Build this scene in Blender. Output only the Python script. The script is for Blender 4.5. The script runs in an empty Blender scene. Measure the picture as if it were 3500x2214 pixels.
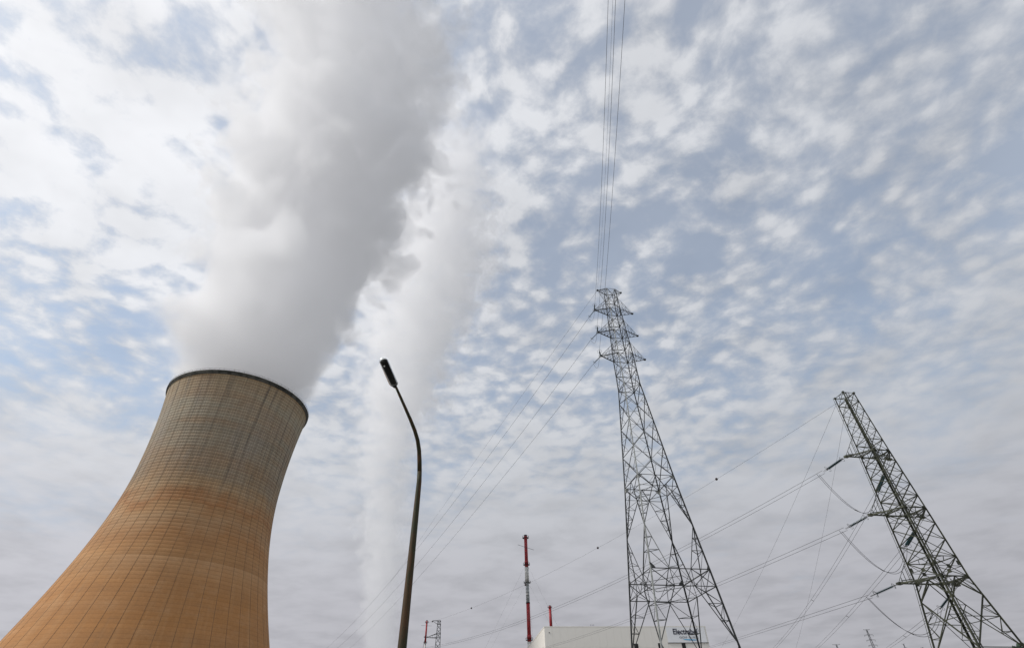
import bpy, bmesh, math, random
from mathutils import Vector, Matrix
from mathutils import noise as mnoise
R = math.radians
rnd = random.Random(7)
C = bpy.context.scene.collection
sc = bpy.context.scene

# ------------------------------------------------------------------ camera, sky, sun, exposure
SUN_AZ, SUN_EL = R(-106), R(41)          # azimuth from +Y towards +X, elevation
cam = bpy.data.cameras.new('camera')
cam.sensor_width = 36.0
cam.lens = 1727.1 * 36.0 / 3500.0
cam.clip_start, cam.clip_end = 0.1, 12000
co = bpy.data.objects.new('camera', cam); C.objects.link(co)
pitch, roll = R(40.687), R(1.5586)
co.location = (0, 0, 1.6)
co.rotation_euler = (Matrix.Rotation(R(90) + pitch, 4, 'X') @ Matrix.Rotation(-roll, 4, 'Z')).to_euler()
sc.camera = co

sc.view_settings.view_transform = 'Standard'
sc.view_settings.look = 'None'
sc.view_settings.exposure = 0.0
sc.view_settings.gamma = 1.0
sc.view_settings.use_curve_mapping = False
sc.cycles.volume_bounces = 40
sc.cycles.max_bounces = 42
sc.cycles.volume_step_rate = 0.35
sc.cycles.volume_max_steps = 512
sc.cycles.use_denoising = True
sc.cycles.use_adaptive_sampling = True
sc.cycles.adaptive_threshold = 0.012
sc.cycles.pixel_filter_type = 'BLACKMAN_HARRIS'


class NT:
    """small helper that adds and links shader nodes"""
    def __init__(s, nt):
        s.nt = nt; nt.nodes.clear()
    def n(s, typ, _out=0, **kw):
        nd = s.nt.nodes.new(typ)
        for k, v in kw.items():
            if k.startswith('i_'):
                key = k[2:]
                key = int(key) if key.isdigit() else key.replace('_', ' ')
                s.put(nd.inputs[key], v)
            else:
                setattr(nd, k, v)
        return nd
    def put(s, sock, v):
        if isinstance(v, bpy.types.NodeSocket): s.nt.links.new(v, sock)
        elif isinstance(v, bpy.types.Node): s.nt.links.new(v.outputs[0], sock)
        else: sock.default_value = v
    def m(s, op, a, b=None, c=None, clamp=False):
        nd = s.nt.nodes.new('ShaderNodeMath'); nd.operation = op; nd.use_clamp = clamp
        s.put(nd.inputs[0], a)
        if b is not None: s.put(nd.inputs[1], b)
        if c is not None: s.put(nd.inputs[2], c)
        return nd.outputs[0]
    def v(s, op, a, b=None, scale=None):
        nd = s.nt.nodes.new('ShaderNodeVectorMath'); nd.operation = op
        s.put(nd.inputs[0], a)
        if b is not None: s.put(nd.inputs[1], b)
        if scale is not None: s.put(nd.inputs['Scale'], scale)
        return nd.outputs['Value'] if op in ('DOT_PRODUCT', 'LENGTH', 'DISTANCE') else nd.outputs[0]
    def comb(s, x, y, z):
        nd = s.nt.nodes.new('ShaderNodeCombineXYZ')
        s.put(nd.inputs[0], x); s.put(nd.inputs[1], y); s.put(nd.inputs[2], z); return nd.outputs[0]
    def sep(s, v):
        nd = s.nt.nodes.new('ShaderNodeSeparateXYZ'); s.put(nd.inputs[0], v); return nd.outputs
    def noise(s, vec, scale, detail=4, rough=.5, dist=0, lac=2.0, col=False):
        nd = s.nt.nodes.new('ShaderNodeTexNoise')
        s.put(nd.inputs['Vector'], vec); s.put(nd.inputs['Scale'], scale); s.put(nd.inputs['Detail'], detail)
        s.put(nd.inputs['Roughness'], rough); s.put(nd.inputs['Distortion'], dist); s.put(nd.inputs['Lacunarity'], lac)
        return nd.outputs['Color'] if col else nd.outputs[0]
    def ss(s, x, a, b, lo=0.0, hi=1.0):
        nd = s.nt.nodes.new('ShaderNodeMapRange'); nd.interpolation_type = 'SMOOTHSTEP'
        s.put(nd.inputs['Value'], x); s.put(nd.inputs['From Min'], a); s.put(nd.inputs['From Max'], b)
        s.put(nd.inputs['To Min'], lo); s.put(nd.inputs['To Max'], hi); return nd.outputs[0]
    def lin(s, x, a, b, lo=0.0, hi=1.0):
        nd = s.nt.nodes.new('ShaderNodeMapRange')
        s.put(nd.inputs['Value'], x); s.put(nd.inputs['From Min'], a); s.put(nd.inputs['From Max'], b)
        s.put(nd.inputs['To Min'], lo); s.put(nd.inputs['To Max'], hi); return nd.outputs[0]
    def mix(s, f, a, b):
        nd = s.nt.nodes.new('ShaderNodeMix'); nd.data_type = 'RGBA'
        s.put(nd.inputs[0], f)
        for i, q in ((6, a), (7, b)):
            if isinstance(q, tuple) and len(q) == 3: q = (*q, 1)
            s.put(nd.inputs[i], q)
        return nd.outputs[2]


# world: Nishita sky behind a layer of altocumulus, laid on a plane high above the ground
w = bpy.data.worlds.new('World'); sc.world = w; w.use_nodes = True
t = NT(w.node_tree)
sky = t.n('ShaderNodeTexSky', sky_type='NISHITA', sun_disc=False, sun_elevation=SUN_EL, sun_rotation=SUN_AZ,
          air_density=1.0, dust_density=0.8, ozone_density=0.0)
bg1 = t.n('ShaderNodeBackground', i_Color=t.v('MULTIPLY', sky.outputs[0], (.84, 1.02, 1.08)), i_Strength=0.15)
tc = t.n('ShaderNodeTexCoord')
d = t.v('NORMALIZE', tc.outputs['Generated'])
dx, dy, dz = t.sep(d)
zz = t.m('ADD', t.m('MAXIMUM', dz, 0.0), 0.08)
P = t.comb(t.m('DIVIDE', dx, zz), t.m('DIVIDE', dy, zz), 0.0)
# slightly wind-combed coordinates
Pw = t.v('ADD', P, t.v('SCALE', t.v('SUBTRACT', t.noise(P, 2.2, 3, .5, col=True), (.5, .5, .5)), scale=0.12))
rotm = t.n('ShaderNodeMapping', vector_type='POINT')
t.put(rotm.inputs['Vector'], Pw); rotm.inputs['Rotation'].default_value = (0, 0, R(28)); rotm.inputs['Scale'].default_value = (1.0, 1.08, 1)
Q = rotm.outputs[0]
big = t.noise(Q, 1.5, 3, .5)
mid = t.noise(Q, 5.5, 3, .5, .15)
warp = t.v('ADD', Q, t.v('SCALE', t.v('SUBTRACT', t.noise(Q, 7, 2, .5, col=True), (.5, .5, .5)), scale=0.035))
puff = t.noise(warp, 14.0, 6, .60)
vor = t.n('ShaderNodeTexVoronoi', feature='SMOOTH_F1', i_Scale=16.5, i_Smoothness=0.9)
t.put(vor.inputs['Vector'], t.v('ADD', warp, t.v('SCALE', t.v('SUBTRACT', t.noise(Q, 30, 3, .6, col=True), (.5, .5, .5)), scale=0.03)))
cell = t.lin(vor.outputs['Distance'], 0.0, 0.7, 1.0, 0.0)
# patches where the layer is thicker (+) or torn open (-), in plane coordinates
BL = [(-.85, .60, .24, .30), (-.55, .75, .3, .12), (-.80, .30, .45, .02), (-1.15, .95, .30, -.26), (-.95, .85, .16, -.10), (-.72, .42, .25, .12), (.05, 1.02, .26, -.16), (.30, .70, .22, -.20),
      (.55, .85, .22, -.20), (.80, .60, .38, -.17), (.36, .50, .14, .20), (.13, .40, .16, .12), (-.30, .95, .30, .22),
      (.45, .35, .18, -.12), (1.25, 1.9, .7, .10), (-.1, 2.6, 1.2, .12), (.80, 1.15, .25, -.10), (.3, .33, .10, -.08), (-1.35, 1.4, .35, .12),
      (.16, .86, .10, -.10), (.62, .62, .10, .12)]
acc = t.m('MULTIPLY', t.m('SUBTRACT', big, .5), 1.1)
for bx, by, br, ba in BL:
    dist = t.v('DISTANCE', Pw, (bx, by, 0))
    acc = t.m('ADD', acc, t.m('MULTIPLY', t.m('EXPONENT', t.m('MULTIPLY', t.m('MULTIPLY', dist, dist), -1.0 / br ** 2)), ba))
det = t.m('ADD', t.m('MULTIPLY', t.m('SUBTRACT', puff, .5), 1.9), t.m('MULTIPLY', t.m('SUBTRACT', cell, .5), .85))
det = t.m('ADD', det, t.m('MULTIPLY', t.m('SUBTRACT', mid, .5), 1.2))
cov = t.m('ADD', acc, t.m('MULTIPLY', det, t.m('MULTIPLY', t.ss(dz, .27, .60, .16, 1.0), t.ss(dx, .25, .65, 1.0, .62))))
cov = t.m('ADD', cov, 0.20)
# towards the horizon the gaps close up
cov = t.m('ADD', cov, t.ss(dz, 0.42, 0.12, 0.0, 0.42))
amt = t.ss(cov, -0.46, 0.46)
amt = t.m('MULTIPLY_ADD', amt, 0.50, 0.47)
amt = t.m('MAXIMUM', amt, t.ss(dx, .2, .7, 0.0, 0.56))
sund = (math.sin(SUN_AZ) * math.cos(SUN_EL), math.cos(SUN_AZ) * math.cos(SUN_EL), math.sin(SUN_EL))
cs = t.v('DOT_PRODUCT', d, sund)
glow = t.m('POWER', t.m('MAXIMUM', t.m('MULTIPLY_ADD', cs, .5, .5), 0.0), 3.0)
bright = t.m('MULTIPLY_ADD', glow, 0.36, 0.58)
bright = t.m('MULTIPLY', bright, t.ss(dz, 0.02, 0.66, 0.66, 1.0))
thick = t.ss(t.noise(Q, 3.4, 4, .55), .35, .75, 1.06, .90)      # thicker cloud is a little greyer beneath
bright = t.m('MULTIPLY', bright, thick)
bright = t.m('MULTIPLY', bright, t.ss(cov, -.1, .45, .94, 1.06))
cc = t.mix(glow, (.955, .985, 1.045), (1.0, 1.0, 1.02))
cc = t.mix(t.ss(dz, .45, .1), cc, (1.0, .98, 1.05))
ccol = t.v('SCALE', cc, scale=bright)
bg2 = t.n('ShaderNodeBackground', i_Color=ccol, i_Strength=1.0)
mx = t.n('ShaderNodeMixShader'); t.put(mx.inputs[0], amt); t.put(mx.inputs[1], bg1); t.put(mx.inputs[2], bg2)
wo = t.n('ShaderNodeOutputWorld'); t.put(wo.inputs[0], mx)

sl = bpy.data.lights.new('sun', 'SUN'); sl.energy = 2.5; sl.angle = R(12); sl.color = (1, .965, .92)
so = bpy.data.objects.new('sun', sl); C.objects.link(so)
so.rotation_euler = (-Vector(sund)).to_track_quat('-Z', 'Y').to_euler()
so.location = (-60, 20, 60)


# ------------------------------------------------------------------ materials
def mat(name):
    m = bpy.data.materials.new(name); m.use_nodes = True
    return m, NT(m.node_tree)

def principled(t, col, rough=.6, metal=0.0, bump=None, bstr=.2, bdist=.02, spec=.5, **kw):
    b = t.n('ShaderNodeBsdfPrincipled'); 
    if isinstance(col, tuple) and len(col) == 3: col = (*col, 1)
    t.put(b.inputs['Base Color'], col); t.put(b.inputs['Roughness'], rough); t.put(b.inputs['Metallic'], metal)
    t.put(b.inputs['Specular IOR Level'], spec)
    for k, v in kw.items(): t.put(b.inputs[k.replace('_', ' ')], v)
    if bump is not None:
        bp = t.n('ShaderNodeBump', i_Strength=bstr, i_Distance=bdist, i_Height=bump); t.put(b.inputs['Normal'], bp)
    o = t.n('ShaderNodeOutputMaterial'); t.put(o.inputs[0], b)
    return b

def simple(name, c1, c2=None, scale=2.0, rough=.6, metal=0.0, detail=5, spec=.5, lo=.35, hi=.65):
    m, t = mat(name)
    o = t.n('ShaderNodeTexCoord').outputs['Object']
    if c2 is None: c2 = tuple(v * .7 for v in c1)
    nz = t.noise(o, scale, detail, .6)
    principled(t, t.mix(t.ss(nz, lo, hi), c1, c2), t.lin(nz, .3, .7, rough - .08, rough + .1), metal, nz, .15, .01, spec)
    return m

M = {}
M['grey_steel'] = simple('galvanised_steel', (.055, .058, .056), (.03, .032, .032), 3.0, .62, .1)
M['lit_steel'] = simple('lit_galvanised_steel', (.42, .43, .41), (.26, .27, .25), 2.0, .55, .25)  # lit copy of the pylon steel, light on one leg put into colour
M['olive_steel'] = simple('olive_weathered_steel', (.075, .08, .048), (.022, .025, .016), 1.2, .6, .1)
M['olive_leg'] = simple('olive_leg_steel', (.05, .054, .032), (.018, .02, .013), .8, .65, 0, spec=.3)
M['wire'] = simple('aluminium_cable', (.07, .07, .072), (.05, .05, .05), 5, .6, .3)
M['glass_disc'] = simple('dark_teal_glass', (.015, .055, .06), (.01, .03, .035), 4, .18, 0, 3, .7)
M['fitting'] = simple('steel_fitting', (.10, .10, .09), (.05, .05, .05), 6, .5, .5)
M['ball'] = simple('marker_ball', (.05, .03, .03), (.03, .02, .02), 4, .5)
M['red'] = simple('red_paint', (.42, .018, .022), (.25, .015, .02), 1.2, .5)
M['white'] = simple('white_paint', (.78, .77, .72), (.55, .54, .50), 1.2, .5)
M['pale_grey'] = simple('pale_grey_paint', (.52, .54, .53), (.36, .38, .38), 1.0, .5)
M['dark'] = simple('dark_metal', (.03, .03, .032), (.018, .018, .018), 3, .5, .3)
M['rim'] = simple('weathered_dark_concrete', (.115, .112, .095), (.045, .045, .038), .35, .85)
M['cladding'] = simple('cream_cladding', (.84, .81, .74), (.80, .77, .70), .09, .6)
M['side_cladding'] = M['cladding']
M['sign_white'] = simple('sign_white', (.84, .85, .86), (.80, .81, .82), .2, .45)
M['sign_dark'] = simple('sign_navy', (.012, .012, .035), (.012, .012, .03), 1, .4)
M['sign_grey'] = simple('sign_grey', (.22, .24, .25), (.2, .22, .23), 1, .4)
M['sign_blue'] = simple('sign_blue', (.02, .33, .62), (.03, .42, .70), 1, .4)
M['louvre'] = simple('black_louvre', (.014, .014, .012), (.02, .02, .018), 2, .5)

# lamp paint: olive green with rust streaks running down the pole
m, t = mat('rusty_olive_paint')
o = t.n('ShaderNodeTexCoord').outputs['Object']
mp = t.n('ShaderNodeMapping'); t.put(mp.inputs[0], o); mp.inputs['Scale'].default_value = (9, 9, 1.3)
nz = t.noise(mp, 1.0, 5, .6); nf = t.noise(o, 30, 4, .6)
col = t.mix(t.ss(nz, .42, .62), (.030, .033, .014), (.075, .038, .015))
col = t.mix(t.ss(nf, .55, .75), col, (.02, .017, .012))
principled(t, col, .6, 0, nf, .25, .004, .25)
M['lamp'] = m
M['lamp_dark'] = simple('lamp_housing_black', (.006, .0055, .005), (.010, .008, .007), 8, .7, spec=.2)
m, t = mat('clear_plastic_bowl')
tr = t.n('ShaderNodeBsdfTransparent', i_Color=(.90, .91, .90, 1)); gl = t.n('ShaderNodeBsdfGlossy', i_Roughness=.08)
fr0 = t.n('ShaderNodeFresnel', i_IOR=1.18); ms = t.n('ShaderNodeMixShader'); t.put(ms.inputs[0], fr0); t.put(ms.inputs[1], tr); t.put(ms.inputs[2], gl)
t.put(t.n('ShaderNodeOutputMaterial').inputs[0], ms)
M['bowl'] = m
M['bulb'] = simple('white_bulb', (.85, .85, .82), (.8, .8, .78), 5, .15)

# cooling tower concrete
TX, TY, TR0, TZ0, TB1, TB2, TH = -154.57, 243.98, 32.67, 110.16, 95.91, 67.7, 155.0
def tower_r(z):
    b = TB1 if z > TZ0 else TB2
    return TR0 * math.sqrt(1 + ((z - TZ0) / b) ** 2)
m, t = mat('stained_tower_concrete')
o = t.n('ShaderNodeTexCoord').outputs['Object']
ox, oy, oz = t.sep(o)
ang = t.m('ARCTAN2', oy, ox)
LIFT = 1.55
cyl = t.comb(t.m('MULTIPLY', ang, 34.0), 0.0, oz)       # unrolled wall coordinates in metres
def sc3(x, y, z):
    mp = t.n('ShaderNodeMapping'); t.put(mp.inputs[0], cyl); mp.inputs['Scale'].default_value = (x, y, z); return mp.outputs[0]
bandn = t.noise(sc3(.012, 1, .10), 1.0, 4, .55)
patch = t.noise(sc3(.06, 1, .035), 1.0, 5, .6)
streak = t.noise(sc3(.5, 1, .022), 1.0, 5, .65)
streak2 = t.noise(sc3(.35, 1, .018), 1.0, 4, .6)
lift = t.n('ShaderNodeTexWhiteNoise', noise_dimensions='1D')
t.put(lift.inputs['W'], t.m('FLOOR', t.m('DIVIDE', oz, LIFT)))
liftn = t.lin(lift.outputs['Value'], 0, 1, -1, 1)
h = t.m('ADD', oz, t.m('MULTIPLY', t.m('SUBTRACT', patch, .5), 26))
h = t.m('ADD', h, t.m('MULTIPLY', liftn, 1.2))
ramp = t.n('ShaderNodeValToRGB'); t.put(ramp.inputs[0], t.m('DIVIDE', h, 155.0))
cr = ramp.color_ramp; cr.interpolation = 'LINEAR'
stops = [(0, (.43, .200, .068)), (.34, (.44, .210, .073)), (.43, (.46, .245, .100)), (.48, (.43, .215, .085)), (.525, (.45, .275, .140)), (.555, (.44, .245, .11)), (.575, (.385, .185, .075)),
         (.62, (.43, .280, .150)), (.665, (.36, .272, .175)), (.73, (.35, .285, .20)), (.80, (.34, .285, .205)), (.90, (.40, .35, .255)), (.965, (.41, .335, .22)), (1.0, (.41, .27, .14))]
cr.elements[0].position = 0; cr.elements[0].color = (*stops[0][1], 1)
cr.elements[1].position = 1; cr.elements[1].color = (*stops[-1][1], 1)
for p, c in stops[1:-1]:
    e = cr.elements.new(p); e.color = (*c, 1)
col = ramp.outputs[0]
col = t.mix(t.m('MULTIPLY', t.ss(bandn, .42, .66), .42), col, (.36, .19, .085))
blot = t.noise(sc3(.10, 1, .16), 1.0, 6, .68)
col = t.mix(t.m('MULTIPLY', t.ss(blot, .48, .70), .24), col, (.56, .36, .20))
col = t.mix(t.m('MULTIPLY', t.ss(blot, .50, .30), .30), col, (.30, .17, .085))
# grey-violet film on the upper wall, in soft patches
film = t.m('MULTIPLY', t.ss(patch, .45, .68), t.ss(oz, 92, 118))
col = t.mix(t.m('MULTIPLY', film, .45), col, (.30, .255, .215))
# dark algae runs below the rim
runs = t.m('MULTIPLY', t.ss(streak, .47, .66), t.ss(oz, 84, 108))
runs = t.m('MULTIPLY', runs, t.ss(streak2, .38, .62))
col = t.mix(t.m('MULTIPLY', runs, .62), col, (.12, .108, .09))
# lighter drip marks low on the wall
drip = t.m('MULTIPLY', t.ss(streak2, .48, .70), t.ss(oz, 80, 50))
lows = t.m('MULTIPLY', t.ss(streak, .55, .75), t.ss(oz, 90, 70))
col = t.mix(t.m('MULTIPLY', lows, .45), col, (.29, .16, .075))
col = t.mix(t.m('MULTIPLY', drip, .22), col, (.58, .35, .17))
# ledge with its shade painted in: pale band below, dark above, one side
col = t.mix(t.m('MULTIPLY', t.m('MULTIPLY', t.ss(oz, 65.4, 64.9), t.ss(oz, 56, 65)), t.m('MULTIPLY', t.ss(ang, -1.75, -1.45), .20)), col, (.66, .42, .24))
col = t.mix(t.m('MULTIPLY', t.m('MULTIPLY', t.ss(oz, 64.9, 65.4), t.ss(oz, 70, 65)), t.m('MULTIPLY', t.ss(ang, -1.75, -1.45), .30)), col, (.24, .12, .05))
# every lift differs slightly, joints gather dirt
hv = t.m('MULTIPLY_ADD', liftn, .05, 1.0)
fr = t.m('FRACT', t.m('DIVIDE', oz, LIFT))
jn = t.m('MULTIPLY', t.ss(t.m('ABSOLUTE', t.m('SUBTRACT', fr, .5)), .40, .5), t.m('MULTIPLY', t.lin(patch, .3, .7, .72, .38), t.ss(oz, 45, 110, .28, 1.0)))
fa = t.m('FRACT', t.m('MULTIPLY', t.m('ADD', ang, math.pi), 192 / (2 * math.pi)))
ja = t.m('MULTIPLY', t.ss(t.m('ABSOLUTE', t.m('SUBTRACT', fa, .5)), .40, .5), t.m('MULTIPLY', t.ss(oz, 82, 104), .62))
hv = t.m('MULTIPLY', hv, t.m('SUBTRACT', 1.0, t.m('MAXIMUM', jn, ja)))
gr = t.noise(o, 1.2, 5, .65)
hv = t.m('MULTIPLY', hv, t.lin(gr, .3, .7, .92, 1.06))
col = t.v('SCALE', col, scale=hv)
principled(t, col, .85, 0, gr, .2, .05, .3)
M['tower'] = m
M['rib'] = simple('dirty_joint_concrete', (.19, .12, .065), (.11, .08, .055), .15, .9)

m, t = mat('gravel')  # unseen ground, coloured pale and neutral to bounce light onto the steam
o = t.n('ShaderNodeTexCoord').outputs['Object']
nz = t.noise(o, .02, 8, .6); nf = t.noise(o, 1.5, 5, .6)
principled(t, t.mix(t.ss(nz, .4, .6), (.22, .215, .205), (.18, .175, .165)), .95, 0, nf, .4, .1)
M['ground'] = m
M['hill'] = simple('wooded_slope', (.035, .055, .03), (.02, .035, .022), .02, .95)
M['leaf'] = simple('woodland_leaves', (.030, .060, .030), (.015, .034, .025), .08, .9)

# ------------------------------------------------------------------ mesh helpers
def tag(o, label=None, cat=None, group=None, kind=None):
    if label: o['label'] = label
    if cat: o['category'] = cat
    if group: o['group'] = group
    if kind: o['kind'] = kind
    return o

def empty(name, loc=(0, 0, 0), rz=0.0):
    o = bpy.data.objects.new(name, None); C.objects.link(o); o.location = loc; o.rotation_euler = (0, 0, rz)
    o.empty_display_size = .5
    return o

def link(name, me, material=None, parent=None):
    if material and not me.materials: me.materials.append(material)
    o = bpy.data.objects.new(name, me); C.objects.link(o)
    if parent: o.parent = parent
    return o

def from_bm(name, bm, material, parent=None, smooth=False):
    me = bpy.data.meshes.new(name); bm.normal_update(); bm.to_mesh(me); bm.free()
    if smooth: me.polygons.foreach_set('use_smooth', [len(p.vertices) < 5 for p in me.polygons])
    return link(name, me, material, parent)

def frame(a, b, hint=None):
    z = (Vector(b) - Vector(a)); L = z.length; z = z / max(L, 1e-9)
    h = Vector(hint) if hint is not None else Vector((0, 0, 1))
    if abs(z.dot(h.normalized())) > .97: h = Vector((1, 0, 0)) if abs(z.x) < .9 else Vector((0, 1, 0))
    x = (h - z * h.dot(z)).normalized(); y = z.cross(x)
    return x, y, z, L

LSEC = [(0, 0), (1, 0), (1, .14), (.14, .14), (.14, 1), (0, 1)]
def angle_mesh(name):
    bm = bmesh.new()
    lo = [bm.verts.new((x - .3, y - .3, 0)) for x, y in LSEC]; hi = [bm.verts.new((x - .3, y - .3, 1)) for x, y in LSEC]
    n = len(LSEC)
    for i in range(n): bm.faces.new((lo[i], lo[(i + 1) % n], hi[(i + 1) % n], hi[i]))
    bm.faces.new(lo[::-1]); bm.faces.new(hi)
    me = bpy.data.meshes.new(name); bm.normal_update(); bm.to_mesh(me); bm.free(); return me
UNIT = {}
def unit(material):
    if material.name not in UNIT:
        me = angle_mesh('angle_section'); me.materials.append(material); UNIT[material.name] = me
    return UNIT[material.name]

def bar(name, a, b, size, material, parent, hint=None):
    """one angle-section steel member; all members share one mesh"""
    x, y, z, L = frame(a, b, hint)
    o = bpy.data.objects.new(name, unit(material)); C.objects.link(o); o.parent = parent
    mm = Matrix(((x.x * size, y.x * size, z.x * L, a[0]), (x.y * size, y.y * size, z.y * L, a[1]), (x.z * size, y.z * size, z.z * L, a[2]), (0, 0, 0, 1)))
    o.matrix_basis = mm
    return o

def bm_bar(bm, a, b, size, hint=None):
    x, y, z, L = frame(a, b, hint); a = Vector(a); b = Vector(b)
    lo = [bm.verts.new(a + x * ((u - .3) * size) + y * ((v - .3) * size)) for u, v in LSEC]
    hi = [bm.verts.new(b + x * ((u - .3) * size) + y * ((v - .3) * size)) for u, v in LSEC]
    n = len(LSEC)
    for i in range(n): bm.faces.new((lo[i], lo[(i + 1) % n], hi[(i + 1) % n], hi[i]))
    bm.faces.new(lo[::-1]); bm.faces.new(hi)

def bm_tube(bm, pts, rad, seg=8, caps=True):
    pts = [Vector(p) for p in pts]; n = len(pts)
    rads = rad if isinstance(rad, (list, tuple)) else [rad] * n
    rings = []; px = None
    for i, p in enumerate(pts):
        tdir = (pts[min(i + 1, n - 1)] - pts[max(i - 1, 0)]).normalized()
        if px is None:
            h = Vector((0, 0, 1)) if abs(tdir.z) < .9 else Vector((1, 0, 0))
            px = (h - tdir * h.dot(tdir)).normalized()
        else: px = (px - tdir * px.dot(tdir)).normalized()
        py = tdir.cross(px)
        rings.append([bm.verts.new(p + (px * math.cos(2 * math.pi * k / seg) + py * math.sin(2 * math.pi * k / seg)) * rads[i]) for k in range(seg)])
    for i in range(n - 1):
        for k in range(seg): bm.faces.new((rings[i][k], rings[i][(k + 1) % seg], rings[i + 1][(k + 1) % seg], rings[i + 1][k]))
    if caps: bm.faces.new(rings[0][::-1]); bm.faces.new(rings[-1])

def bm_box(bm, c, s, mtx=None):
    vs = []
    for dx_ in (-.5, .5):
        for dy_ in (-.5, .5):
            for dz_ in (-.5, .5):
                v = Vector((c[0] + dx_ * s[0], c[1] + dy_ * s[1], c[2] + dz_ * s[2]))
                vs.append(bm.verts.new(mtx @ v if mtx else v))
    for f in ((0, 1, 3, 2), (4, 6, 7, 5), (0, 4, 5, 1), (2, 3, 7, 6), (0, 2, 6, 4), (1, 5, 7, 3)): bm.faces.new([vs[i] for i in f])

def bm_lathe(bm, prof, seg=24, mtx=None, closed=False):
    """prof: list of (r, z) revolved about z"""
    rings = []
    for r_, z_ in prof:
        rings.append([bm.verts.new((mtx @ Vector((r_ * math.cos(2 * math.pi * k / seg), r_ * math.sin(2 * math.pi * k / seg), z_))) if mtx else
                                   Vector((r_ * math.cos(2 * math.pi * k / seg), r_ * math.sin(2 * math.pi * k / seg), z_))) for k in range(seg)])
    for i in range(len(rings) - 1):
        for k in range(seg): bm.faces.new((rings[i][k], rings[i][(k + 1) % seg], rings[i + 1][(k + 1) % seg], rings[i + 1][k]))
    if closed:
        for k in range(seg): bm.faces.new((rings[-1][k], rings[-1][(k + 1) % seg], rings[0][(k + 1) % seg], rings[0][k]))
    else:
        bm.faces.new(rings[0][::-1]); bm.faces.new(rings[-1])

# ------------------------------------------------------------------ ground and hill
def hill_h(x, y):
    D = math.hypot(x, y); az = math.degrees(math.atan2(x, y))
    def s(a, b, v): q = min(1, max(0, (v - a) / (b - a))); return q * q * (3 - 2 * q)
    top = 52 + 38 * s(22, 36, az) + 25 * s(37, 44, az)
    k = s(620, 1120, D)
    return (top * k + 22 * mnoise.noise(Vector((x * .004, y * .004, 3))) * k) * s(12, 26, az) - 3 * (1 - s(600, 640, D))

bm = bmesh.new(); n = 60; S = 5000.0; g = []
for i in range(n + 1):
    for j in range(n + 1):
        x = -S + 2 * S * i / n; y = -S + 2 * S * j / n
        g.append(bm.verts.new((x, y, 0)))
for i in range(n):
    for j in range(n): bm.faces.new((g[i * (n + 1) + j], g[(i + 1) * (n + 1) + j], g[(i + 1) * (n + 1) + j + 1], g[i * (n + 1) + j + 1]))
tag(from_bm('ground', bm, M['ground']), 'pale neutral meadow around the power station', kind='structure')
bm = bmesh.new(); rows = []
for i in range(61):
    az = R(12 + 60 * i / 60); row = []
    for j in range(31):
        D = 600 + 1500 * j / 30; x, y = math.sin(az) * D, math.cos(az) * D
        row.append(bm.verts.new((x, y, hill_h(x, y))))
    rows.append(row)
for i in range(60):
    for j in range(30): bm.faces.new((rows[i][j], rows[i][j + 1], rows[i + 1][j + 1], rows[i + 1][j]))
tag(from_bm('hill', bm, M['hill'], smooth=True), 'wooded hill at the lower right edge', kind='structure')
bm = bmesh.new(); rt = random.Random(3)
for i in range(420):
    az = R(rt.uniform(33, 47)); D = rt.uniform(1040, 1220); x, y = math.sin(az) * D, math.cos(az) * D; z = hill_h(x, y)
    hh = rt.uniform(6, 12); ww = hh * rt.uniform(.28, .45)
    for q in range(9):
        cx, cy, cz = x + rt.uniform(-1, 1) * ww, y + rt.uniform(-1, 1) * ww, z + hh * rt.uniform(.35, 1.0)
        vs = bmesh.ops.create_icosphere(bm, subdivisions=1, radius=ww * rt.uniform(.35, .7))['verts']
        for v in vs: v.co = Vector((cx, cy, cz)) + v.co * rt.uniform(.7, 1.25)
tag(from_bm('woodland', bm, M['leaf']), 'dark trees covering the hill at the lower right', kind='stuff')

# ------------------------------------------------------------------ cooling tower
tower = tag(empty('cooling_tower', (TX, TY, 0)), 'large orange-stained concrete cooling tower with steam rising out of it', 'cooling tower')
prof = []
z = 9.0; k = 0
zs = []
while z < TH - 2.2:
    zs.append(z); z = (math.floor(z / LIFT + 1e-6) + 1) * LIFT
zs.append(TH - 2.0)
for z0, z1 in zip(zs, zs[1:]):
    gd = .004 + .022 * min(1, max(0, (z0 - 50) / 50))       # formwork joints are sharper high up
    prof += [(tower_r(z0) - gd, z0 + .001), (tower_r(z0 + .05), z0 + .05), (tower_r(z1 - .05), z1 - .05)]
prof += [(tower_r(TH - 2) + .02, TH - 2)]
outer = prof
inner = [(tower_r(z) - .8, z) for z in [TH - 2, 140, 125, 110, 95, 80, 60, 40, 22, 9.0]]
bm = bmesh.new(); bm_lathe(bm, outer + inner, seg=384, closed=True)
shell = from_bm('shell', bm, M['tower'], tower, smooth=False)
for p in shell.data.polygons: p.use_smooth = abs(p.normal.z) < .75
NR = 48
rib_me = None
for k in range(NR):
    if rib_me is None:
        bm = bmesh.new(); N = 70; hw = .048
        a = [];
        for i in range(N + 1):
            z = 9.2 + (TH - 2.0 - 9.2) * i / N; r_ = tower_r(z)
            a.append([bm.verts.new((r_ - .15, -hw, z)), bm.verts.new((r_ + .05, -hw, z)), bm.verts.new((r_ + .05, hw, z)), bm.verts.new((r_ - .15, hw, z))])
        for i in range(N):
            for q in range(3): bm.faces.new((a[i][q], a[i][q + 1], a[i + 1][q + 1], a[i + 1][q]))
            bm.faces.new((a[i][3], a[i][0], a[i + 1][0], a[i + 1][3]))
        bm.faces.new(a[0]); bm.faces.new(a[-1][::-1])
        ro = from_bm('rib', bm, M['rib'], tower); rib_me = ro.data
    else:
        ro = link('rib', rib_me, None, tower)
    ro.rotation_euler = (0, 0, 2 * math.pi * (k + .37) / NR)
bm = bmesh.new(); r_ = tower_r(TH)
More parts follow.
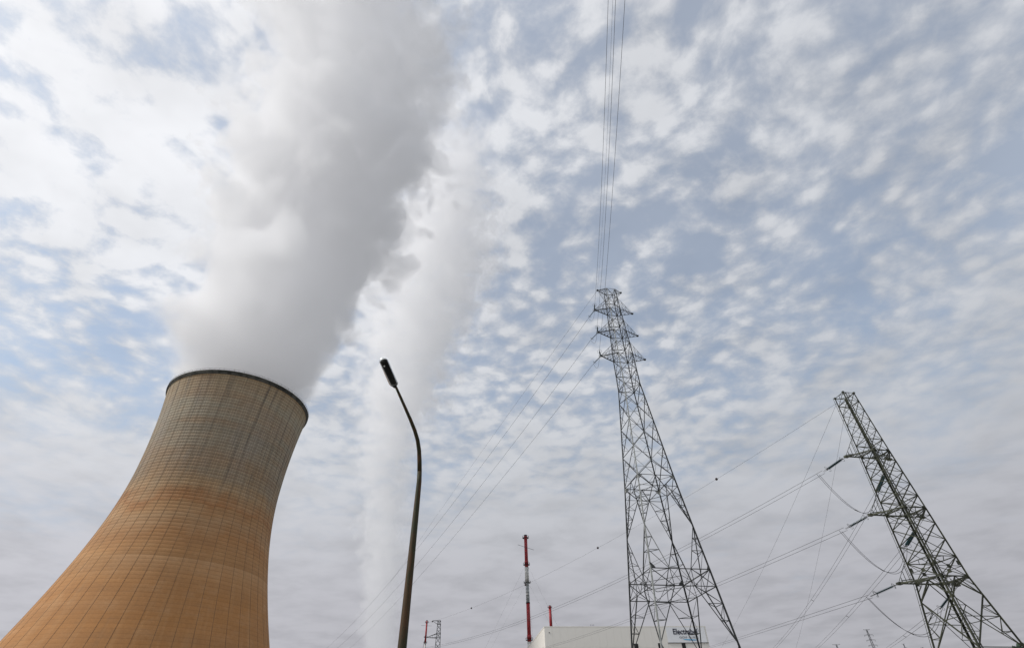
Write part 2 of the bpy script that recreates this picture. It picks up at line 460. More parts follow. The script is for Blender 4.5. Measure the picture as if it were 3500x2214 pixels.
bm_lathe(bm, [(r_ + .03, TH - 2.0), (r_ + .10, TH - 1.5), (r_ + .50, TH - 1.3), (r_ + .52, TH - 1.05), (r_ + .2, TH - 1.0), (r_ + .2, TH - .8), (r_ + .62, TH - .7), (r_ + .65, TH - .2), (r_ + .2, TH - .15),
               (r_ + .2, TH + .1), (r_ - .9, TH + .1), (r_ - .9, TH - 2.0)], seg=192, closed=True)
from_bm('rim', bm, M['rim'], tower)
bm = bmesh.new()
for k in range(96):
    a_ = 2 * math.pi * k / 96; ca, sa = math.cos(a_), math.sin(a_)
    bm_tube(bm, [((r_ + .58) * ca, (r_ + .58) * sa, TH - .2), ((r_ + .58) * ca, (r_ + .58) * sa, TH + .85)], .04, 4)
for zz_ in (TH + .45, TH + .85):
    pts = [((r_ + .58) * math.cos(2 * math.pi * k / 192), (r_ + .58) * math.sin(2 * math.pi * k / 192), zz_) for k in range(193)]
    bm_tube(bm, pts, .035, 4)
from_bm('railing', bm, M['dark'], tower)
for k in range(7):       # small pale warning lamps on the rim
    a_ = R(-125 + 9 * k + (3 if k % 2 else 0)); bm = bmesh.new()
    bm_tube(bm, [((r_ + .70) * math.cos(a_), (r_ + .70) * math.sin(a_), TH - .1), ((r_ + .70) * math.cos(a_), (r_ + .70) * math.sin(a_), TH + 1.0)], .09, 6)
    from_bm('warning_lamp', bm, M['white'], tower)
col_me = None
for k in range(44):      # slanted legs that carry the shell above the air inlet
    for sgn in (-1, 1):
        a0 = 2 * math.pi * k / 44; a1 = a0 + sgn * math.pi / 44; rb, rt_ = tower_r(0) + .4, tower_r(9.2)
        bm = bmesh.new(); bm_tube(bm, [(rb * math.cos(a0), rb * math.sin(a0), 0), (rt_ * math.cos(a1) - .4 * math.cos(a1), rt_ * math.sin(a1) - .4 * math.sin(a1), 9.3)], .45, 6)
        from_bm('slanted_leg', bm, M['tower'], tower)

# ------------------------------------------------------------------ steam
def steam(name, pts, dens, label, seed, nscale, hullk, aniso=.0, edge=(.98, .62), streakiness=1.0, fade_top=None, alb=.995, amp=.75):
    """closed hull round the plume axis; inside it the density falls off from the axis and is torn up by noise"""
    bm = bmesh.new(); seg = 40; rings = []
    zs_ = [p[2] for p in pts]; z0, z1 = zs_[0], zs_[-1]
    def at(z):
        for a, b in zip(pts, pts[1:]):
            if z <= b[2] or b is pts[-1]:
                f = min(1, max(0, (z - a[2]) / (b[2] - a[2]))); return [a[i] + (b[i] - a[i]) * f for i in range(4)]
    N = 34
    for i in range(N + 1):
        z = z0 + (z1 - z0) * i / N; x, y, _, r = at(z); ring = []
        for k in range(seg):
            a = 2 * math.pi * k / seg; v = Vector((x + math.cos(a) * r, y + math.sin(a) * r, z))
            q = mnoise.noise(v * (.9 / nscale) + Vector((seed, 0, 0)))
            rr = r * (hullk + .22 * q) if i else r * min(hullk, 1.0) * .98
            ring.append(bm.verts.new((x + math.cos(a) * rr, y + math.sin(a) * rr, z)))
        rings.append(ring)
    for i in range(N):
        for k in range(seg): bm.faces.new((rings[i][k], rings[i][(k + 1) % seg], rings[i + 1][(k + 1) % seg], rings[i + 1][k]))
    bm.faces.new(rings[0][::-1]); bm.faces.new(rings[-1])
    m, t = mat(name + '_vapour')
    o = t.n('ShaderNodeTexCoord').outputs['Object']
    ox, oy, oz = t.sep(o)
    f = t.lin(oz, z0, z1)
    def curve(vals):
        lo, hi = min(vals), max(vals) + 1e-3
        fc = t.n('ShaderNodeFloatCurve'); c = fc.mapping.curves[0]
        tt = [(p[2] - z0) / (z1 - z0) for p in pts]
        c.points[0].location = (tt[0], (vals[0] - lo) / (hi - lo)); c.points[1].location = (tt[-1], (vals[-1] - lo) / (hi - lo))
        for q, v in list(zip(tt, vals))[1:-1]: c.points.new(q, (v - lo) / (hi - lo))
        for p in c.points: p.handle_type = 'AUTO'
        fc.mapping.update(); t.put(fc.inputs['Value'], f)
        return t.m('MULTIPLY_ADD', fc.outputs[0], hi - lo, lo)
    cx, cy, cr_ = curve([p[0] for p in pts]), curve([p[1] for p in pts]), curve([p[3] for p in pts])
    dd = t.v('LENGTH', t.comb(t.m('SUBTRACT', ox, cx), t.m('SUBTRACT', oy, cy), 0.0))
    dn = t.m('DIVIDE', dd, cr_)
    v1 = t.v('ADD', o, (seed * 37.0, seed * 11.0, 0))
    n1 = t.noise(v1, 1.0 / nscale, 5, .58)
    b1 = t.m('ABSOLUTE', t.m('SUBTRACT', t.noise(v1, 1.6 / nscale, 1, .4, .3), .5))      # billows: round bulges, sharp creases
    b2 = t.m('ABSOLUTE', t.m('SUBTRACT', t.noise(v1, 3.9 / nscale, 1, .4, .3), .5))
    bil = t.m('ADD', t.m('MULTIPLY', t.m('SUBTRACT', .09, b1), 1.7), t.m('MULTIPLY', t.m('SUBTRACT', .09, b2), .7))
    n1c = t.m('ADD', t.m('MULTIPLY', t.m('SUBTRACT', n1, .5), amp * 1.3), t.m('MULTIPLY', bil, amp))
    soft = t.ss(oz, z0, z0 + (z1 - z0) * .16, .18, 1.0)       # near the mouth the column is still tidy
    e = t.m('ADD', dn, t.m('MULTIPLY', n1c, soft))
    dens_ = t.ss(e, edge[0], edge[1])
    dens_ = t.m('MULTIPLY', dens_, t.m('MULTIPLY', dens_, dens))
    if fade_top: dens_ = t.m('MULTIPLY', dens_, t.ss(oz, fade_top[0], fade_top[1], 1.0, fade_top[2]))
    vol = t.n('ShaderNodeVolumePrincipled')
    vol.inputs['Color'].default_value = (alb * .998, alb * .998, alb, 1); vol.inputs['Anisotropy'].default_value = aniso
    t.put(vol.inputs['Density'], dens_)
    out = t.n('ShaderNodeOutputMaterial'); t.put(out.inputs['Volume'], vol)
    ob = from_bm(name, bm, m)
    return tag(ob, label, 'steam plume', kind='thing')

PL1 = [(-154.6, 244, 152.0, 34.6), (-156.3, 242.9, 164.0, 38.5), (-159.8, 241.4, 186.3, 46), (-158.3, 241.8, 219.3, 52.0), (-151.6, 242.5, 272.2, 60), (-149.5, 239.1, 326.8, 68), (-144.4, 235.2, 379.5, 77),
       (-142.2, 227.2, 435.2, 86), (-141.2, 218.9, 505.8, 92), (-152.3, 198.3, 561.1, 86), (-163.1, 175.2, 610.6, 80), (-175.0, 147.2, 680.0, 85)]
PL2 = [(-229, 975, 90, 31), (-232.0, 972.7, 122.5, 33.0), (-235.8, 971.8, 157.9, 35.3), (-237.6, 961.1, 219.3, 42.5), (-246.3, 948.5, 322.5, 50.0), (-256.7, 930.2, 438.5, 60.0), (-240, 909.1, 570.7, 95),
       (-220, 886.7, 724.0, 122), (-190, 851.3, 893.5, 145), (-170, 805.2, 1083.3, 150.0), (-157.0, 764.0, 1256.1, 117.6), (-118.7, 730.4, 1401.8, 86.4)]
steam('steam_plume', PL1, .058, 'thick white steam plume billowing out of the orange cooling tower', 1.3, 72.0, 1.42, amp=1.5, edge=(1.02,.82), alb=1.0, aniso=.1, fade_top=(300, 560, .40))
steam('steam_plume', PL2, .018, 'thin distant column of steam rising behind the street lamp', 4.1, 62.0, 1.4, fade_top=(800, 1400, .45), amp=1.6, edge=(1.10,.50), alb=1.0, aniso=.3)

# ------------------------------------------------------------------ lattice pylons
def interp(tab, z):
    for (za, wa), (zb, wb) in zip(tab, tab[1:]):
        if z <= zb: return wa + (wb - wa) * (z - za) / (zb - za)
    return tab[-1][1]
SG = [(-1, 1), (-1, -1), (1, -1), (1, 1)]            # P/A, Q/B, R/C, S/D going round
def L3(a, b, f): return tuple(a[i] + (b[i] - a[i]) * f for i in range(3))

def leg_obj(parent, tab, sg, zs_, size0, material, top=None):
    bm = bmesh.new()
    for za, zb in zip(zs_, zs_[1:]):
        size = size0 + ((top or size0) - size0) * (za / zs_[-1])
        wa, wb = interp(tab, za), interp(tab, zb)
        bm_bar(bm, (sg[0] * wa, sg[1] * wa, za), (sg[0] * wb, sg[1] * wb, zb), size, (-sg[0], 0, 0))
    return from_bm('leg', bm, material, parent)

def gusset(parent, c, ex, ey, s, material):
    bm = bmesh.new(); ex = Vector(ex).normalized(); ey = Vector(ey).normalized(); nz_ = ex.cross(ey).normalized() * .012; c = Vector(c)
    poly = [c, c + ex * s, c + ex * s * .8 + ey * s * .35, c + ex * s * .35 + ey * s * .8, c + ey * s]
    lo = [bm.verts.new(p - nz_) for p in poly]; hi = [bm.verts.new(p + nz_) for p in poly]
    bm.faces.new(lo[::-1]); bm.faces.new(hi)
    for i in range(5): bm.faces.new((lo[i], lo[(i + 1) % 5], hi[(i + 1) % 5], hi[i]))
    return from_bm('gusset_plate', bm, material, parent)

# --- tall grey pylon in the middle
T1 = [(0, 6.30), (20.9, 4.32), (34.98, 2.99), (53.23, 1.55), (60.1, 1.47), (66.04, 1.27), (72.06, 1.08), (78.0, .92)]
p1 = tag(empty('transmission_pylon', (21.375, 79.027, 0), .18305), 'tall grey lattice pylon with three tiers of arms and splayed legs', 'pylon')
GS, LS_ = M['grey_steel'], M['lit_steel']
def c1(i, z): w_ = interp(T1, z); return (SG[i][0] * w_, SG[i][1] * w_, z)
for i in range(4):
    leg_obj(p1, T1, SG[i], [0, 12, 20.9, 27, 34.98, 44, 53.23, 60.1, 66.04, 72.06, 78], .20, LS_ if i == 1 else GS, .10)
up = [34.98, 40.2, 45.4, 50.6, 53.23, 56.6, 60.1, 63.1, 66.04, 69.0, 72.06, 75.3, 78.0]
for za, zb in zip(up, up[1:]):
    for i in range(4):
        j = (i + 1) % 4; a0, a1, b0, b1 = c1(i, za), c1(i, zb), c1(j, za), c1(j, zb)
        th = .105 if zb < 54 else .085
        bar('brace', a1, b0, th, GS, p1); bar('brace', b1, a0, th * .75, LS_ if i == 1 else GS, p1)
        wa, wb = interp(T1, za), interp(T1, zb); fx = wb / (wa + wb)
        X = L3(a1, b0, fx)                       # where the two braces cross
        zc = X[2]
        if zb - za > 2.9:
            for A, B in ((i, j), (j, i)):
                lm = c1(A, zc); q1 = L3(c1(A, zb), X, .5); q0 = L3(c1(A, za), X, .5)
                bar('stiffener', lm, q1, .05, GS, p1); bar('stiffener', lm, q0, .05, GS, p1)
                if zb < 54:
                    l1 = c1(A, (zc + zb) / 2); bar('stiffener', l1, q1, .045, GS, p1); l0 = c1(A, (zc + za) / 2); bar('stiffener', l0, q0, .045, GS, p1)
for zr in (34.98, 53.23, 56.6, 60.1, 63.1, 66.04, 69.0, 72.06, 75.3, 78.0):
    for i in range(4): bar('ring_beam', c1(i, zr), c1((i + 1) % 4, zr), .10, GS, p1)
    if zr in (34.98, 53.23, 60.1, 66.04, 72.06, 78.0):
        bar('ring_beam', c1(0, zr), c1(2, zr), .07, GS, p1); bar('ring_beam', c1(1, zr), c1(3, zr), .07, GS, p1)
def face_pt(i, fr, z, inset=0.0):
    """a point on face i-(i+1) at height z; fr is -1..1 along the face"""
    a, b = c1(i, z), c1((i + 1) % 4, z); return L3(a, b, (fr + 1) / 2)
# waist frame and legs splitting below it
for i in range(4):
    j = (i + 1) % 4
    pts = {}
    for s_, key in ((-1, i), (1, j)):
        m33, m209, m187 = face_pt(i, s_ * .30, 33.2), face_pt(i, s_ * .36, 20.9), face_pt(i, s_ * .32, 18.7)
        hip27, hip12 = c1(key, 27.0), c1(key, 12.0)
        top = c1(key, 34.98); mid_ = face_pt(i, 0, 34.98)
        bar('brace', m33, hip27, .12, GS, p1); bar('brace', m33, top, .10, GS, p1); bar('brace', m33, mid_, .10, GS, p1)
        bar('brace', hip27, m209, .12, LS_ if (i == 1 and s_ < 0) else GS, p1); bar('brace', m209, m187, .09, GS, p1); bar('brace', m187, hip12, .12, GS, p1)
        bar('brace', m187, c1(key, 20.9), .09, GS, p1); bar('brace', m209, c1(key, 18.7), .06, GS, p1)
        bar('brace', hip12, face_pt(i, s_ * .2, 1.0), .12, GS, p1)
        # little horizontal ties and zigzags inside each tapering leg
        def inner_pt(z):
            if z >= 27: return L3(hip27, m33, (z - 27) / 6.2)
            if z >= 20.9: return L3(m209, hip27, (z - 20.9) / 6.1)
            if z >= 18.7: return L3(m187, m209, (z - 18.7) / 2.2)
            return L3(hip12, m187, (z - 12) / 6.7)
        seqs = [[33.2, 31.6, 30.1, 28.7], [25.2, 23.4, 20.9], [18.7, 16.6, 14.6]]
        for sq in seqs:
            prev = None
            for q, z in enumerate(sq):
                bar('stiffener', c1(key, z), inner_pt(z), .07, GS, p1)
                if prev is not None:
                    bar('stiffener', c1(key, z) if q % 2 else inner_pt(z), inner_pt(prev) if q % 2 else c1(key, prev), .06, GS, p1)
                prev = z
        pts[key] = (m33, m209, m187)
    bar('ring_beam', c1(i, 20.9), c1(j, 20.9), .12, GS, p1)
    bar('ring_beam', pts[i][2], pts[j][2], .10, GS, p1); bar('ring_beam', c1(i, 18.7), pts[i][2], .10, GS, p1); bar('ring_beam', pts[j][2], c1(j, 18.7), .10, GS, p1)
    bar('ring_beam', pts[i][0], pts[j][0], .08, GS, p1)
    bar('brace', pts[i][1], face_pt(i, 0, 18.7), .06, GS, p1); bar('brace', pts[j][1], face_pt(i, 0, 18.7), .06, GS, p1)
    a, b = Vector(c1(i, 34.98)), Vector(c1(j, 34.98))
    gusset(p1, a, b - a, (0, 0, -1), .75, LS_); gusset(p1, b, a - b, (0, 0, -1), .75, LS_)
    a, b = Vector(c1(i, 20.9)), Vector(c1(j, 20.9)); gusset(p1, a, b - a, (0, 0, 1), .8, GS)
# ties joining the two inner chords of each leg
for i in range(4):
    k = (i - 1) % 4
    for z, fA in ((31.6, .30), (30.1, .30), (28.7, .30), (25.2, .36), (23.4, .36), (20.9, .36), (18.7, .32), (16.6, .32), (14.6, .32)):
        def along(face, s_):
            if z >= 27: return L3(c1(i, 27.0), face_pt(face, s_ * .30, 33.2), (z - 27) / 6.2)
            if z >= 20.9: return L3(face_pt(face, s_ * .36, 20.9), c1(i, 27.0), (z - 20.9) / 6.1)
            if z >= 18.7: return face_pt(face, s_ * .32, 18.7)
            return L3(c1(i, 12.0), face_pt(face, s_ * .32, 18.7), (z - 12) / 6.7)
        bar('stiffener', along(i, -1), along(k, 1), .07, GS, p1)
# plan bracing at the two leg frames
for z in (33.2, 20.0):
    for i in range(4): bar('brace', face_pt(i, 0, z), face_pt((i + 1) % 4, 0, z), .07, GS, p1)
# crossarms
ARMS1 = [(60.1, 63.1, -4.43, 4.47), (66.04, 69.0, -4.18, 4.10), (72.06, 75.3, -4.10, 4.10)]
def crossarm(parent, z, zt, tip, wz, wt, material, th=.14):
    s_ = -1 if tip < 0 else 1
    T = (tip, 0, z)
    bm = bmesh.new()
    for yy in (-1, 1):
        bm_bar(bm, (s_ * wz, yy * wz, z), T, th); bm_bar(bm, (s_ * wt, yy * wt, zt), (tip, 0, z + .12 * (1 if zt > z else -1)), th * .42)
    bm_box(bm, (tip, 0, z + .03), (.34, .36, .22))
    arm = from_bm('crossarm', bm, material, parent)
    K = 4
    for yy in (-1, 1):
        prev = None
        for q in range(1, K):
            f = q / K; lo = L3((s_ * wz, yy * wz, z), T, f); hi = L3((s_ * wt, yy * wt, zt), T, f)
            bar('lattice_bar', lo, hi, .035, material, arm)
            bar('lattice_bar', lo, L3((s_ * wt, yy * wt, zt), T, (q - 1) / K), .035, material, arm)
    for q in range(0, K):
        a = L3((s_ * wz, -wz, z), T, q / K); b = L3((s_ * wz, wz, z), T, (q + 1) / K); c = L3((s_ * wz, wz, z), T, q / K)
        bar('lattice_bar', a, b, .045, material, arm)
        if q: bar('lattice_bar', a, c, .045, material, arm)
    return arm
for z, zt, l, r_ in ARMS1:
    for tip in (l, r_): crossarm(p1, z, zt, tip, interp(T1, z), interp(T1, zt), GS)
for tip in (-2.75, 2.55): crossarm(p1, 78.0, 75.7, tip, .92, interp(T1, 75.7), GS, .10)
for i in range(4):       # concrete footings
    bm = bmesh.new(); a = c1(i, 0); bm_box(bm, (a[0], a[1], .25), (1.3, 1.3, .7)); from_bm('footing', bm, M['pale_grey'], p1)

# --- nearer olive pylon on the right
T2 = [(0, 4.05), (9.4, 2.80), (14.54, 2.11), (16.5, 1.85), (18.72, 1.78), (24.55, 1.56), (32.53, 1.22), (42.0, .91)]
p2 = tag(empty('transmission_pylon', (49.757, 65.671, 0), .19172), 'dark olive lattice pylon with square flat top and short one-sided arms', 'pylon')
OS = M['olive_steel']; OL = M['olive_leg']
def c2(i, z): w_ = interp(T2, z); return (SG[i][0] * w_, SG[i][1] * w_, z)
def face2(i, fr, z): return L3(c2(i, z), c2((i + 1) % 4, z), (fr + 1) / 2)
lz = [0, 9.4, 14.54, 16.5, 18.72, 24.55, 32.53, 42.0]
for i in range(4): leg_obj(p2, T2, SG[i], lz, (.16, .19, .16, .18)[i], OL, (.085, .11, .085, .10)[i])
# second angle bolted beside the near leg and the climbing rail on the left leg, with battens
for i, off, name in ((1, (.36, -.02), 'leg_stiffening_angle'), (0, (-.30, .05), 'climbing_rail'), (3, (-.26, -.06), 'leg_stiffening_angle')):
    bm = bmesh.new()
    for za, zb in zip(lz, lz[1:]):
        a, b = c2(i, za), c2(i, zb)
        if name == 'climbing_rail': bm_tube(bm, [(a[0] + off[0], a[1] + off[1], za), (b[0] + off[0], b[1] + off[1], zb)], .028, 5)
        else: bm_bar(bm, (a[0] + off[0], a[1] + off[1], za), (b[0] + off[0], b[1] + off[1], zb), .08 if i == 1 else .06)
    from_bm(name, bm, OS, p2)
    z = 1.5
    while z < 41:
        a = c2(i, z); bar('batten', (a[0], a[1], z), (a[0] + off[0], a[1] + off[1], z), .05 if i == 0 else .06, OS, p2); z += 1.9 if i else 1.6
lev = [9.4, 14.54, 16.5, 18.72, 20.7, 22.65, 24.55, 26.2, 27.8, 29.4, 31.0, 32.53, 34.2, 35.8, 37.4, 39.0, 40.6, 42.0]
for za, zb in zip(lev, lev[1:]):
    for i in range(4):
        if abs(za - 14.54) < .01: continue
        j = (i + 1) % 4; th = .12 if zb < 16 else (.10 if zb < 33 else .07)
        bar('brace', c2(i, zb), c2(j, za), th, OS, p2); bar('brace', c2(j, zb), c2(i, za), th * .72, OS, p2)
        if zb < 33 and zb > 16:
            wa, wb = interp(T2, za), interp(T2, zb); X = L3(c2(i, zb), c2(j, za), wb / (wa + wb))
            if za in (16.5, 22.65, 31.0): bar('stiffener', c2(i, X[2]), X, .055, OS, p2); bar('stiffener', c2(j, X[2]), X, .055, OS, p2)
for i in range(4):        # portal bracing under the lowest arm
    j = (i + 1) % 4; mid_ = face2(i, 0, 16.5)
    for key in (i, j):
        bar('brace', mid_, c2(key, 14.54), .13, OS, p2)
        bar('stiffener', face2(i, (-.5 if key == i else .5), 16.5), c2(key, 15.5), .05, OS, p2)
    X = L3(c2(i, 14.54), c2(j, 9.4), interp(T2, 14.54) / (interp(T2, 14.54) + interp(T2, 9.4)))
    for key in (i, j):
        lm = c2(key, X[2]); bar('stiffener', lm, X, .07, OS, p2)
        q1 = L3(c2(key, 14.54), X, .5); q0 = L3(c2(key, 9.4), X, .5)
        for q in (q1, q0): bar('stiffener', lm, q, .06, OS, p2); bar('stiffener', c2(key, q[2]), q, .06, OS, p2)
    # long crossing braces down to the footings
    bar('brace', c2(i, 9.4), c2(j, 0), .13, OS, p2); bar('brace', c2(j, 9.4), c2(i, 0), .13, OS, p2)
    bar('ring_beam', c2(i, 9.4), c2(j, 9.4), .09, OS, p2)
for zr in (16.5, 18.72, 24.55, 26.2, 32.53, 34.2, 40.6, 42.0):
    for i in range(4): bar('ring_beam', c2(i, zr), c2((i + 1) % 4, zr), .15 if zr in (16.5, 24.55, 32.53) else .09, OS, p2)
    if zr in (16.5, 18.72, 24.55, 32.53, 42.0):
        for i in range(4): bar('ring_beam', face2(i, 0, zr), face2((i + 1) % 4, 0, zr), .07, OS, p2)
for zr in (16.5, 18.0, 24.55, 32.53):
    for i in range(4):
        bm = bmesh.new(); a = Vector(c2(i, zr)); 
        bm_box(bm, (a.x - SG[i][0] * .16, a.y - SG[i][1] * .02, zr), (.5, .03, .5)); from_bm('gusset_plate', bm, OS, p2)
    if zr == 18.0:
        for i in range(4):
            bm = bmesh.new(); a = face2(i, 0, 17.6); bm_box(bm, a, (.46, .05, .42) if i % 2 else (.05, .46, .42)); from_bm('gusset_plate', bm, OS, p2)
for i in range(4):
    bm = bmesh.new(); a = c2(i, 42.0); bm_box(bm, (a[0], a[1], 42.02), (.26, .26, .2)); from_bm('cap_plate', bm, OS, p2)
    bm = bmesh.new(); a = c2(i, 0); bm_box(bm, (a[0], a[1], .25), (1.1, 1.1, .7)); from_bm('footing', bm, M['pale_grey'], p2)
ARMS2 = [(32.53, 35.6, -3.54, 3.27), (24.55, 27.4, -3.81, 3.90), (16.5, 19.2, -4.12, 3.94)]
for z, zt, l, r_ in ARMS2:
    for tip in (l, r_):
        s_ = -1 if tip < 0 else 1; wz = interp(T2, z); wt = interp(T2, zt); T = (tip, wz, z)
        bm = bmesh.new()
        bm_bar(bm, (s_ * wz, wz, z), T, .13); bm_bar(bm, (s_ * wz, -wz, z), T, .13)
        bm_bar(bm, (s_ * wt, wt, zt), (tip, wz, z + .12), .06)
        bm_bar(bm, (s_ * wz, wz, z + .55), (tip * .9 + s_ * wz * .1, wz * .9, z + .25), .08)
        bm_box(bm, (tip, wz, z), (.55, .42, .26)); bm_box(bm, (tip - s_ * .35, wz - .08, z + .14), (.8, .16, .07))
        arm = from_bm('crossarm', bm, OS, p2)
        for q in range(1, 4):
            f = q / 4; a = L3((s_ * wz, wz, z), T, f); b = L3((s_ * wz, -wz, z), T, f); b2 = L3((s_ * wz, -wz, z), T, f - .25)
            bar('lattice_bar', a, b, .06, OS, arm); bar('lattice_bar', a, b2, .06, OS, arm); bar('lattice_bar', a, L3((s_ * wt, wt, zt), T, f), .05, OS, arm)

# ------------------------------------------------------------------ insulators and conductors
def insulator(a, b, label, discs, rad, pair=.0, group=None, ring=.3, taper=(.18, .80)):
    """string of discs from a (tower) to b (conductor)"""
    a = Vector(a); b = Vector(b); x, y, z, L = frame(a, b, (0, 0, 1))
    side = z.cross(Vector((0, 0, 1))).normalized()
    root = tag(empty('insulator_string', a), label, 'insulator', group)
    offs = (-pair / 2, pair / 2) if pair else (0,)
    for of in offs:
        A = side * of; B = side * of
        bm = bmesh.new(); bm_tube(bm, [A, A + z * L * taper[0]], .022, 6); from_bm('link_rod', bm, M['fitting'], root)
        bm = bmesh.new(); bm_tube(bm, [A + z * L * taper[1], A + z * L], .022, 6); from_bm('link_rod', bm, M['fitting'], root)
        prof = []; s0, s1 = taper[0] * L, taper[1] * L; st = (s1 - s0) / discs
        for q in range(discs):
            c = s0 + q * st
            prof += [(rad * .28, c), (rad * .35, c + st * .15), (rad, c + st * .45), (rad * .96, c + st * .55), (rad * .30, c + st * .70)]
        mt = Matrix(((x.x, y.x, z.x, A.x), (x.y, y.y, z.y, A.y), (x.z, y.z, z.z, A.z), (0, 0, 0, 1)))
        bm = bmesh.new(); bm_lathe(bm, prof, 12, mt); from_bm('insulator_discs', bm, M['glass_disc'], root)
    if ring:
        for f, rr in ((taper[1] + .01, ring), (taper[0] - .02, ring * .8)):
            c = z * L * f
            for sg in (-1, 1):
                pts = [c + side * sg * (pair / 2 + .02) + (x * (rr * math.sin(R(20 + 290 * q / 12))) + side * sg * (rr * (1 - math.cos(R(20 + 290 * q / 12))) * .6) + z * (rr * .5 * math.cos(R(290 * q / 12)))) for q in range(13)]
                bm = bmesh.new(); bm_tube(bm, pts, .022, 5); from_bm('corona_ring', bm, M['fitting'], root)
    bm = bmesh.new(); q = Matrix(((side.x, x.x, z.x, 0), (side.y, x.y, z.y, 0), (side.z, x.z, z.z, 0), (0, 0, 0, 1)))
    bm_box(bm, (0, 0, L * (taper[1] + .04)), (pair + .14, .03, .14), q); bm_box(bm, (0, 0, L * (taper[0] - .04)), (pair + .14, .03, .12), q); from_bm('yoke_plate', bm, M['fitting'], root)
    return root

def sag_pts(a, b, s, n=28, t1=1.0):
    out = []
    for i in range(n + 1):
        f = t1 * i / n; out.append(Vector((a[0] + (b[0] - a[0]) * f, a[1] + (b[1] - a[1]) * f, a[2] + (b[2] - a[2]) * f - 4 * s * f * (1 - f))))
    return out
def wire(name, pts, rad, label, cat, group=None, double=0.0, spacers=()):
    if not double:
        bm = bmesh.new(); bm_tube(bm, pts, rad, 5); return tag(from_bm(name, bm, M['wire']), label, cat, group)
    root = tag(empty(name, pts[0]), label, cat, group); o = pts[0]
    side = (pts[-1] - pts[0]).cross(Vector((0, 0, 1))).normalized() * (double / 2)
    lift_ = Vector((0, 0, -double * .36))
    for sg in (-1, 1):
        bm = bmesh.new(); bm_tube(bm, [p - o + side * sg + lift_ * sg for p in pts], rad, 5); from_bm('conductor', bm, M['wire'], root)
    for sfr in spacers:
        p = pts[min(len(pts) - 1, int(sfr * (len(pts) - 1)))] - o; bm = bmesh.new(); bm_tube(bm, [p - side - lift_, p + side + lift_], rad * 2.2, 5); from_bm('spacer', bm, M['fitting'], root)
    return root

def wp(tab, loc, rz, l):
    c, s = math.cos(rz), math.sin(rz); return (loc[0] + l[0] * c - l[1] * s, loc[1] + l[0] * s + l[1] * c, l[2])
P2L, P1L = (49.757, 65.671), (21.375, 79.027)
def w2(l): return wp(None, P2L, .19172, l)
def w1(l): return wp(None, P1L, .18305, l)
lvl = ['upper', 'middle', 'lowest']
LEFT = [((43.76, 69.03, 31.63), (-31.97, 197.43, 30.15), 3.6), ((43.19, 68.83, 23.65), (7.53, 199.86, 29.58), 1.1), ((42.42, 68.53, 15.6), (59.17, 191.05, 27.14), .1)]
RIGHT = [((53.58, 74.28, 30.43), (70.10, 165.79, 23.33), 1.2), ((53.02, 73.30, 22.45), (79.58, 161.45, 22.51), .4), ((51.36, 70.53, 14.40), (93.69, 153.69, 21.08), .1)]
for k, (z, zt, l, r_) in enumerate(ARMS2):
    wz = interp(T2, z); TL = w2((l - .2, wz, z - .05)); TR = w2((r_, wz, z - .1))
    S, E, s = LEFT[k]
    insulator(TL, S, f'teal glass insulator string off the left tip of the {lvl[k]} arm of the olive pylon', 20, .14, .30, 'insulator strings of the olive pylon')
    wire('power_line', sag_pts(S, E, s, 40), .021, f'twin wires running down left from the {lvl[k]} left arm tip of the olive pylon', 'power line', 'power lines of the olive pylon', .42, (.35,) if k == 1 else ())
    S2, E2, s2 = RIGHT[k]
    insulator(TR, S2, f'insulator string seen through the lattice below the {lvl[k]} right arm tip of the olive pylon', 20, .14, .30, 'insulator strings of the olive pylon', .3, (.45, .93))
    wire('power_line', sag_pts(S2, E2, s2, 40), .021, f'twin wires going away down left from below the {lvl[k]} right arm of the olive pylon', 'power line', 'power lines of the olive pylon', .40, (.5,))
    # jumper loop
    A, B = Vector(S), Vector(S2); dip = 4.2 if k < 2 else 3.4; A2 = A + (Vector(E) - A).normalized() * .9
    wire('jumper_loop', sag_pts(A2, B, dip, 24), .026, f'slack twin jumper loop hanging under the {lvl[k]} arm of the olive pylon', 'cable', 'jumper loops of the olive pylon', .34, (.45,))
# earth wires of the olive pylon, one with marker balls
A = w2((-.91, .91, 41.9)); A = (48.6, 66.4, 41.2)
BW = sag_pts(A, (-29.92, 197.75, 38.02), 3.3, 60, 1.04)
wire('earth_wire', BW, .015, 'thin wire with round marker balls sloping down left from the olive pylon top', 'cable', 'earth wires')
bpx = [.155, .378, .575, .775, .965]
for k, (f, lab) in enumerate(zip(bpx, ['largest black marker ball on the thin wire, right of the grey pylon', 'black marker ball on the thin wire just left of the grey pylon', 'black marker ball on the thin wire right of the red and white chimney',
                           'black marker ball on the thin wire left of the red and white chimney', 'smallest black marker ball, leftmost on the thin wire'])):
    i = int(f * 60); p = BW[i].lerp(BW[i + 1], f * 60 - i); bm = bmesh.new(); bmesh.ops.create_icosphere(bm, subdivisions=3, radius=.24)
    for v in bm.verts: v.co = v.co * (1.0 if abs(v.co.x) > .03 else 1.04)
    o = from_bm('marker_ball', bm, M['ball'], smooth=True); o.location = p; tag(o, lab, 'marker ball', 'marker balls on the earth wire')
wire('earth_wire', sag_pts(A, (57.10, 170.70, 24.33), 1.2, 40), .015, 'thin wire steeply down left from the olive pylon top towards the sign building', 'cable', 'earth wires')
wire('earth_wire', sag_pts(w2((.91, .91, 41.6)), (75.05, 163.61, 22.91), 1.1, 40), .015, 'thin wire dropping almost straight down behind the left insulator of the olive pylon', 'cable', 'earth wires')
